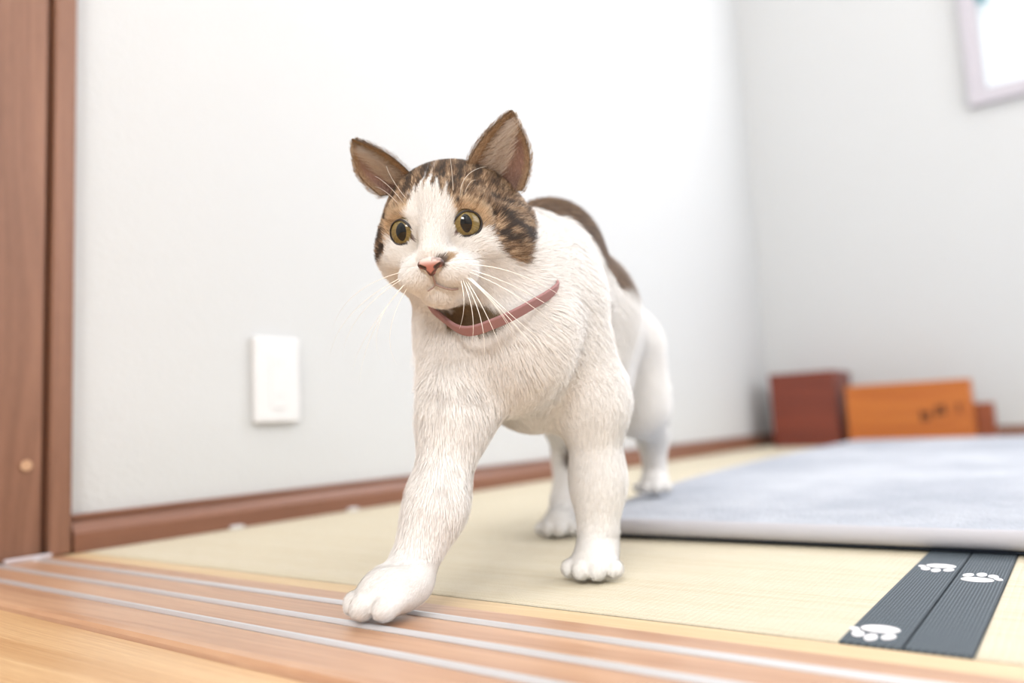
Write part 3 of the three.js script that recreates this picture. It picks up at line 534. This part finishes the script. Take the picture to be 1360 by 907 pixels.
// ---- fur
{
  const R = rng(77), strands = [], P = bodyGeo.attributes.position.array, Nn = bodyGeo.attributes.normal.array, I = bodyGeo.index.array;
  const earVerts = earSkins.front.length * 2, bodyVerts = bodyGeo.attributes.position.count - earVerts;
  const nozz = hw(0, -0.0225, 0.050);
  const push = (p, n, fl, len, wid, col, lift) => strands.push([p, n, fl, len, wid, col, lift]);
  for (let t = 0; t < I.length; t += 3) {
    if (I[t] >= bodyVerts) continue;
    const a = 3 * I[t], b = 3 * I[t + 1], c = 3 * I[t + 2];
    const ux = P[b] - P[a], uy = P[b + 1] - P[a + 1], uz = P[b + 2] - P[a + 2], vx = P[c] - P[a], vy = P[c + 1] - P[a + 1], vz = P[c + 2] - P[a + 2];
    const area = 0.5 * Math.hypot(uy * vz - uz * vy, uz * vx - ux * vz, ux * vy - uy * vx);
    const cx = P[a], cy = P[a + 1], cz = P[a + 2], hp0 = hl(cx, cy, cz), rHead = Math.hypot(hp0[0], hp0[1], hp0[2]);
    const [s0] = toB(cx, cz);
    const toCam = Math.hypot(cx, cy - 0.1, cz), face = (Nn[a] * -cx + Nn[a + 1] * (0.1 - cy) + Nn[a + 2] * -cz) / toCam;
    let dens = rHead < 0.075 ? 5.2e6 : cy < 0.03 ? 2.2e6 : s0 > -0.56 ? 1.25e6 : 0.7e6;
    if (face < -0.35) dens *= 0.25;                                 // the far side of the body carries fewer, wider hairs
    let k = area * dens; k = Math.floor(k) + (R() < k % 1 ? 1 : 0);
    for (; k > 0; k--) {
      let r1 = R(), r2 = R(); if (r1 + r2 > 1) { r1 = 1 - r1; r2 = 1 - r2; }
      const p = [P[a] + r1 * ux + r2 * vx, P[a + 1] + r1 * uy + r2 * vy, P[a + 2] + r1 * uz + r2 * vz], n = [0, 1, 2].map((q) => Nn[a + q] * (1 - r1 - r2) + Nn[b + q] * r1 + Nn[c + q] * r2);
      const hp = hl(...p), head = Math.hypot(...hp) < 0.078 && hp[2] > -0.05;
      if (p[1] < 0.0025) continue;
      let skip = false;
      for (let q = -1; q <= 1; q += 2) { const ec = eyeC(q), ed = eyeDir(q), d = [hp[0] - ec[0], hp[1] - ec[1], hp[2] - ec[2]], al = d[0] * ed[0] + d[1] * ed[1] + d[2] * ed[2], rr = Math.sqrt(Math.max(0, d[0] ** 2 + d[1] ** 2 + d[2] ** 2 - al * al)); if (al > 0 && rr < 0.0084) skip = true; }
      if (Math.hypot(hp[0], (hp[1] + 0.021) * 1.2, hp[2] - 0.0495) < 0.0062) skip = true;
      if (skip) continue;
      const wob = [noise3(p[0] * 55, p[1] * 55, p[2] * 55) - 0.5, noise3(p[0] * 55 + 9, p[1] * 55, p[2] * 55) - 0.5, noise3(p[0] * 55, p[1] * 55 + 9, p[2] * 55) - 0.5];
      let f;
      if (head) { f = [p[0] - nozz[0], p[1] - nozz[1], p[2] - nozz[2]]; if (hp[1] < -0.02) f[1] -= 0.012; }
      else { const low = sstep(0.15, 0.09, p[1]); f = [-HD[0] * (1 - low) * 0.9, -0.55 - 0.6 * low, -HD[1] * (1 - low) * 0.9]; if (p[1] < 0.03) { for (const w of pawInfo) { const dx = p[0] - w.o[0], dz = p[2] - w.o[2]; if (Math.hypot(dx, dz) < 0.04) f = [w.f[0] * 0.8, -0.5, w.f[2] * 0.8]; } } }
      const m = Math.hypot(...f) || 1; f = f.map((v, i) => v / m + wob[i] * (head ? 0.55 : 0.36) + (R() - 0.5) * 0.30);
      const dn = f[0] * n[0] + f[1] * n[1] + f[2] * n[2]; f = f.map((v, i) => v - dn * n[i]); const fm = Math.hypot(...f) || 1; f = f.map((v) => v / fm);
      const len = furLen(...p, hp, s0) * (0.65 + 0.7 * R());
      const col = coat(...p, R() * 2 - 1), j = 0.88 + 0.24 * R(), dark = col[0] < 0.5;
      const jc = dark ? j : Math.min(j, 1.03);
      push(p, n, f, len, head ? 0.00017 : 0.00030, [Math.min(0.95, col[0] * jc), Math.min(0.94, col[1] * jc), Math.min(0.93, col[2] * jc)], head ? 0.24 : 0.16);
    }
  }
  // ears: short coat outside, long pale hairs rising from the inner edge inside
  for (const list of [earSkins.back, earSkins.front]) for (const e of list) {
    if (e.v > 0.95) continue;
    const N = list === earSkins.back ? 26 : 12;
    for (let k = 0; k < N; k++) {
      const jit = (s) => (R() - 0.5) * s, p = [e.p[0] + jit(0.003), e.p[1] + jit(0.003), e.p[2] + jit(0.0012)];
      const f = e.dv.map((v) => v + jit(0.5)), rim = e.u < 0.12 || e.u > 0.9 || e.v > 0.88;
      if (e.side > 0) {
        const inner = hdir(e.q * 0.85, 0.35, 0.1), tip = clamp((0.92 - e.v) / 0.25);
        if (e.u > 0.08 && e.u < 0.45 && e.v < 0.8 && e.v > 0.08 && k < 8) { const d = f.map((v, i) => v * 0.45 + inner[i] + jit(0.25)); push(p, e.n, norm3(d), (0.006 + 0.007 * R()) * tip, 0.00015, mix3([0.95, 0.92, 0.89], [0.72, 0.62, 0.55], R()), 0.3); }
        else push(p, e.n, norm3(f), 0.0020 * (0.5 + 0.8 * R()) * (0.3 + 0.7 * tip), 0.00016, rim ? mix3(LIGHT, TAN, R()) : e.u < 0.28 ? mix3(TAN, BROWN, R()) : mix3([0.50, 0.34, 0.28], [0.28, 0.17, 0.13], R()), 0.25);
      } else push(p, e.n, norm3(f), 0.0028 * (0.7 + 0.6 * R()) * (e.v > 0.8 ? 0.5 : 1), 0.00020, mix3(LIGHT, mix3(TAN, BROWN, 0.5), R()), 0.2);
    }
  }
  // one hair: a tapering blade, root at 0, along +z, curving down from +y
  const seg = [[0, 0, 1], [0.35, 0.28, 0.95], [0.7, 0.34, 0.65], [1, 0.30, 0.0]], pos = [], idx = [];
  for (const [z, y, w] of seg) { pos.push(-w / 2, y, z, w / 2, y, z); }
  for (let i = 0; i < 3; i++) { const a = 2 * i; idx.push(a, a + 1, a + 3); if (i < 2) idx.push(a, a + 3, a + 2); else idx.push(a, a + 3, a + 2); }
  const blade = new THREE.BufferGeometry(); blade.setAttribute('position', new THREE.Float32BufferAttribute(pos, 3)); blade.setIndex(idx); blade.computeVertexNormals();
  const ticked = blade.clone(); ticked.setAttribute('color', new THREE.Float32BufferAttribute([0.9, 1.35, 0.95, 0.35].flatMap((v) => [v, v, v, v, v, v]), 3));
  const hairMat = (vertexColors) => new THREE.MeshStandardMaterial({ color: 0xffffff, roughness: 0.7, side: THREE.DoubleSide, vertexColors });
  const isTabby = ([, , , , , c]) => c[0] < 0.66 && c[2] < 0.45;
  const m4 = new THREE.Matrix4(), colr = new THREE.Color();
  for (const [list, geo, name] of [[strands.filter((q) => !isTabby(q)), blade, 'white_fur'], [strands.filter(isTabby), ticked, 'tabby_fur']]) {
    const fur = new THREE.InstancedMesh(geo, hairMat(name === 'tabby_fur'), list.length);
    fur.name = name; fur.userData.kind = 'stuff'; fur.castShadow = fur.receiveShadow = true;
    list.forEach(([p, n, f, len, wid, c, lift], i) => {
      const sx = [n[1] * f[2] - n[2] * f[1], n[2] * f[0] - n[0] * f[2], n[0] * f[1] - n[1] * f[0]], h = len * lift / 0.3;
      m4.set(sx[0] * wid, n[0] * h, f[0] * len, p[0] - ORG[0], sx[1] * wid, n[1] * h, f[1] * len, p[1] - ORG[1], sx[2] * wid, n[2] * h, f[2] * len, p[2] - ORG[2], 0, 0, 0, 1);
      fur.setMatrixAt(i, m4); fur.setColorAt(i, colr.setRGB(...c));
    });
    cat.add(fur);
  }
  console.log('hairs', strands.length, 'body tris', bodyGeo.index.count / 3);
}
function norm3(v) { const m = Math.hypot(...v) || 1; return v.map((x) => x / m); }

// ---- eyes
const irisTex = dataTex(512, 512, (u, v) => {
  const x = (u - 0.5) * 2, y = (v - 0.5) * 2, r = Math.hypot(x, y), a = Math.atan2(y, x);
  const fib = pn((a / (2 * Math.PI) + 1) % 1, r, 90, 4, 91) * 0.6 + pn((a / (2 * Math.PI) + 1) % 1, r, 40, 9, 92) * 0.4;
  let c = mix3([96, 82, 46], [144, 126, 78], fib); c = mix3(c, [124, 92, 44], sstep(0.62, 0.25, r) * 0.55); c = mix3(c, [30, 26, 24], sstep(0.86, 0.97, r));
  const pw = 0.38, ph = 0.60, e = Math.pow(Math.abs(x / pw), 1.75) + Math.pow(Math.abs(y / ph), 1.75); c = mix3([4, 5, 8], c, sstep(0.92, 1.08, e));
  return c;
}, 1, 1);
irisTex.wrapS = irisTex.wrapT = THREE.ClampToEdgeWrapping;
const irisMat = new THREE.MeshPhysicalMaterial({ map: irisTex, roughness: 0.6, specularIntensity: 0, clearcoat: 1, clearcoatRoughness: 0.02 });
const eyeGaze = norm3([0.10, 0.10, 1]);                             // both eyes look the same way, in head axes
for (const q of [-1, 1]) {
  const c = eyeC(q), ed = eyeDir(q), cw = hw(...c), gz = q > 0 ? norm3([0.28, 0.06, 0.95]) : norm3([-0.20, 0.06, 0.95]);
  const fwd = V(...hdir(...gz)), up0 = V(...hdir(0, 1, 0)), rt = up0.clone().cross(fwd).normalize(), up = fwd.clone().cross(rt);
  const ball = new THREE.SphereGeometry(EYE_R, 48, 36), p = ball.attributes.position, uv = ball.attributes.uv;
  for (let i = 0; i < p.count; i++) { const w = 0.0086 * 2; uv.setXY(i, p.getZ(i) > 0 ? 0.5 + p.getX(i) / w : 0.999, p.getZ(i) > 0 ? 0.5 + p.getY(i) / w : 0.5); }
  ball.applyMatrix4(new THREE.Matrix4().makeBasis(rt, up, fwd).setPosition(...cw)); const eb = mesh('eye', toCat(ball), irisMat, cat);
  eb.userData.label = q > 0 ? 'yellow-green eye on the cat\'s left side' : 'yellow-green eye on the cat\'s right side';
  // lids: dark rim round an almond opening that dips to the inner corner
  const ef = V(...ed), er = V(0, 1, 0).cross(ef).normalize(), eu = ef.clone().cross(er), N = 64, rows = 6, pos = [], col = [], idx = [];
  for (let k = 0; k < rows; k++) for (let i = 0; i < N; i++) {
    const a = (i / N) * 2 * Math.PI, med = -q;                      // medial side in the lid plane
    let x = Math.cos(a) * 0.0081, y = Math.sin(a) * 0.0071;
    const m = Math.max(0, Math.cos(a) * med), low = Math.max(0, -Math.sin(a));
    x += med * 0.0020 * Math.pow(m, 5); y -= 0.0040 * Math.pow(m, 3); y -= 0.0007 * Math.max(0, Math.sin(a)) * (0.4 + m); y += 0.0006 * Math.pow(low, 2);
    const grow = [0.96, 0.975, 1.03, 1.12, 1.18, 1.26][k], rad = [EYE_R + 0.0001, EYE_R + 0.0005, EYE_R + 0.0007, EYE_R + 0.0006, EYE_R - 0.0002, EYE_R - 0.0015][k];
    let X = x * grow, Y = y * grow; const r = Math.hypot(X, Y), zz = Math.sqrt(Math.max(1e-6, rad * rad - Math.min(r, rad * 0.985) ** 2));
    const w = V(...c).addScaledVector(er, X).addScaledVector(eu, Y).addScaledVector(ef, zz), pw = hw(w.x, w.y, w.z);
    pos.push(pw[0] - ORG[0], pw[1] - ORG[1], pw[2] - ORG[2]);
    const pink = Math.pow(m, 3) * 0.6;
    col.push(...(k < 4 ? mix3([0.018, 0.013, 0.012], [0.16, 0.06, 0.05], k < 2 ? pink : 0) : coat(...pw)));
  }
  for (let k = 0; k + 1 < rows; k++) for (let i = 0; i < N; i++) { const a = k * N + i, b = k * N + (i + 1) % N; idx.push(a, a + N, b + N, a, b + N, b); }
  const lid = new THREE.BufferGeometry(); lid.setAttribute('position', new THREE.Float32BufferAttribute(pos, 3)); lid.setAttribute('color', new THREE.Float32BufferAttribute(col, 3)); lid.setIndex(idx); lid.computeVertexNormals();
  mesh('eyelid', lid, new THREE.MeshStandardMaterial({ vertexColors: true, roughness: 0.45, side: THREE.DoubleSide }), cat);
}
// ---- nose and mouth
{
  const A = WAX, el = (c, r, k) => ellipsoid(c, r, A, k);
  const plus = [el([0, 0.0014, -0.0004], [0.0056, 0.0030, 0.0024], 0.003), el([-0.0044, 0.0010, -0.0014], [0.0030, 0.0024, 0.0024], 0.002), el([0.0044, 0.0010, -0.0014], [0.0030, 0.0024, 0.0024], 0.002), el([0, -0.0026, -0.0008], [0.0024, 0.0032, 0.0022], 0.003)];
  const minus = [capsule([-0.0056, 0.0004, 0.0012], [-0.0030, -0.0014, 0.0012], 0.0004, 0.0008), capsule([0.0056, 0.0004, 0.0012], [0.0030, -0.0014, 0.0012], 0.0004, 0.0008)];
  const f = (x, y, z) => { let d = union(plus, x, y, z); for (const m of minus) d = Math.max(d, -m.f(x, y, z)); return d; };
  const { pos, tri } = nets(f, [-0.009, -0.008, -0.006], [0.009, 0.007, 0.006], 0.00035, () => true), col = [];
  const T = headM.clone().multiply(new THREE.Matrix4().makeRotationX(-0.12).setPosition(0, -0.0205, 0.0487)), g = new THREE.BufferGeometry();
  for (let i = 0; i < pos.length; i += 3) { const [x, y] = [pos[i], pos[i + 1]]; const nb = Math.min(...minus.map((m) => m.f(x, y, pos[i + 2]))); const ed = Math.max(sstep(0.0050, 0.0066, Math.abs(x)), sstep(-0.0036, -0.0052, y), sstep(0.0012, 0.0002, Math.abs(y + 0.0052 - 0.95 * Math.abs(x)))), n = noise3(x * 900, y * 900, 2); const dk = Math.max(sstep(0.0006, 0.0001, nb), ed * 0.9, x > 0.0012 && y > 0.0018 ? 0.8 * n : 0); col.push(...mix3(mix3([0.42, 0.15, 0.115], [0.76, 0.60, 0.56], sstep(-0.001, 0.0035, y)), [0.045, 0.02, 0.016], clamp(dk))); }
  g.setAttribute('position', new THREE.Float32BufferAttribute(pos, 3)); g.setAttribute('color', new THREE.Float32BufferAttribute(col, 3)); g.setIndex(tri); g.computeVertexNormals(); g.applyMatrix4(T);
  const nose = mesh('nose', toCat(g), new THREE.MeshPhysicalMaterial({ vertexColors: true, roughness: 0.38 }), cat); nose.userData.label = 'pink nose with dark edges';
  const snap = (x, y) => { let z = 0.065; for (let i = 0; i < 60; i++) { const w = hw(x, y, z), d = sdf(...w); if (d < 0.0006) break; z -= Math.max(0.0002, d * 0.7); } const w = hw(x, y, z + 0.0016); return V(w[0] - ORG[0], w[1] - ORG[1], w[2] - ORG[2]); };
  const line = (pts, r, mat, name) => mesh(name, new THREE.TubeGeometry(new THREE.CatmullRomCurve3(pts.map(([x, y]) => snap(x, y))), 30, r, 8), mat, cat);
  const lip = new THREE.MeshStandardMaterial({ color: 0xa08a84, roughness: 0.8 });
  line([[0, -0.0255], [0, -0.0285], [0, -0.0315]], 0.0006, lip, 'lip_line');
  line([[0, -0.0310], [0.004, -0.0333], [0.008, -0.0348], [0.0115, -0.0350]], 0.0006, lip, 'lip_line');
  line([[0, -0.0310], [-0.0015, -0.0325], [-0.003, -0.0333], [-0.005, -0.0342]], 0.0004, lip, 'lip_line');
}
// ---- whiskers and brow hairs: root, middle, end in head axes
{
  const wm = new THREE.MeshStandardMaterial({ color: 0xfffdf8, roughness: 0.4 });
  const hair = (a, b, c, r) => {
    const cv = new THREE.QuadraticBezierCurve3(...[a, b, c].map((p) => { const w = hw(...p); return V(w[0] - ORG[0], w[1] - ORG[1], w[2] - ORG[2]); }));
    const g = new THREE.TubeGeometry(cv, 24, r, 6), p = g.attributes.position;
    for (let i = 0; i <= 24; i++) { const o = cv.getPointAt(i / 24), k = 1 - 0.85 * (i / 24); for (let j = 0; j <= 6; j++) { const n = i * 7 + j; p.setXYZ(n, o.x + (p.getX(n) - o.x) * k, o.y + (p.getY(n) - o.y) * k, o.z + (p.getZ(n) - o.z) * k); } }
    mesh('whisker', g, wm, cat);
  };
  const W = [
    [[0.0139, -0.0290, 0.0425], [0.0194, -0.0435, 0.0564], [0.0094, -0.0568, 0.0411]], [[0.0150, -0.0300, 0.0425], [0.0243, -0.0493, 0.0562], [0.0143, -0.0686, 0.0415]],
    [[0.0162, -0.0310, 0.0415], [0.0292, -0.0554, 0.0560], [0.0204, -0.0768, 0.0414]], [[0.0172, -0.0315, 0.0405], [0.0316, -0.0549, 0.0556], [0.0312, -0.0748, 0.0394]],
    [[0.0160, -0.0280, 0.0420], [0.0386, -0.0479, 0.0537], [0.0415, -0.0712, 0.0373]], [[0.0178, -0.0285, 0.0405], [0.0398, -0.0512, 0.0538], [0.0575, -0.0855, 0.0361]],
    [[0.0188, -0.0295, 0.0395], [0.0447, -0.0566, 0.0536], [0.0605, -0.0768, 0.0347]], [[0.0170, -0.0255, 0.0415], [0.0484, -0.0404, 0.0512], [0.0664, -0.0677, 0.0328]],
    [[0.0182, -0.0250, 0.0400], [0.0526, -0.0378, 0.0503], [0.0744, -0.0654, 0.0312]], [[0.0180, -0.0225, 0.0400], [0.0480, -0.0262, 0.0498], [0.0707, -0.0501, 0.0302]],
    [[0.0168, -0.0285, 0.0410], [0.0344, -0.0434, 0.0539], [0.0387, -0.0659, 0.0372]] ];
  for (const w of W) hair(...w, 0.00026);
  for (const w of W.slice(3, 10)) hair(...w.map(([x, y, z], i) => [-x * (i === 1 ? 1.02 : 0.96), y * 0.98, z - 0.001 * i]), 0.0002);
  const BR = [[[0.0158, 0.0160, 0.0240], [0.0204, 0.0283, 0.0356], [0.0337, 0.0289, 0.0303]], [[0.0178, 0.0155, 0.0235], [0.0239, 0.0229, 0.0356], [0.0273, 0.0224, 0.0320]], [[0.0124, 0.0190, 0.0245], [0.0158, 0.0305, 0.0361], [0.0147, 0.0387, 0.0324]],
    [[-0.0168, 0.0155, 0.0235], [-0.0190, 0.0267, 0.0423], [-0.0264, 0.0311, 0.0400]], [[-0.0195, 0.0145, 0.0225], [-0.0206, 0.0236, 0.0429], [-0.0270, 0.0255, 0.0407]], [[-0.0150, 0.0180, 0.0235], [-0.0177, 0.0281, 0.0419], [-0.0198, 0.0360, 0.0384]]];
  for (const w of BR) hair(...w, 0.0002);
}
// ---- collar: a narrow leather band hanging loosely, low in front
{
  const ring = [[-0.398, -0.166, 0.1525], [-0.402, -0.150, 0.1565], [-0.414, -0.136, 0.165], [-0.4400, -0.1250, 0.1800], [-0.4470, -0.1370, 0.1860], [-0.454, -0.146, 0.195], [-0.472, -0.150, 0.215], [-0.474, -0.163, 0.232], [-0.456, -0.206, 0.210], [-0.430, -0.210, 0.185], [-0.409, -0.185, 0.162]].map((p) => V(...B(...p)));
  const cv = new THREE.CatmullRomCurve3(ring, true), c = V(...B(-0.436, -0.165, 0.193)), N = 160, hw2 = 0.0034, th = 0.0011, prof = [], pos = [], idx = [];
  for (let i = 0; i < 16; i++) { const a = (i / 16) * 2 * Math.PI, ca = Math.cos(a), sa = Math.sin(a); prof.push([hw2 * Math.sign(ca) * Math.pow(Math.abs(ca), 0.5), th * Math.sign(sa) * Math.pow(Math.abs(sa), 0.5)]); }
  for (let i = 0; i < N; i++) {
    const p = cv.getPointAt(i / N), t = cv.getTangentAt(i / N), o = p.clone().sub(c); o.addScaledVector(t, -o.dot(t)).normalize(); const w = t.clone().cross(o);
    for (const [a, b] of prof) pos.push(p.x + w.x * a + o.x * b - ORG[0], p.y + w.y * a + o.y * b - ORG[1], p.z + w.z * a + o.z * b - ORG[2]);
  }
  for (let i = 0; i < N; i++) for (let j = 0; j < 16; j++) { const a = i * 16 + j, b = i * 16 + (j + 1) % 16, d = ((i + 1) % N) * 16 + j, e = ((i + 1) % N) * 16 + (j + 1) % 16; idx.push(a, d, e, a, e, b); }
  const g = new THREE.BufferGeometry(); g.setAttribute('position', new THREE.Float32BufferAttribute(pos, 3)); g.setIndex(idx); g.computeVertexNormals();
  const m = mesh('collar', g, new THREE.MeshStandardMaterial({ color: 0x98706f, roughness: 0.7, side: THREE.DoubleSide }), cat); m.userData.label = 'narrow dusty pink collar';
}
renderer.render(scene, camera);
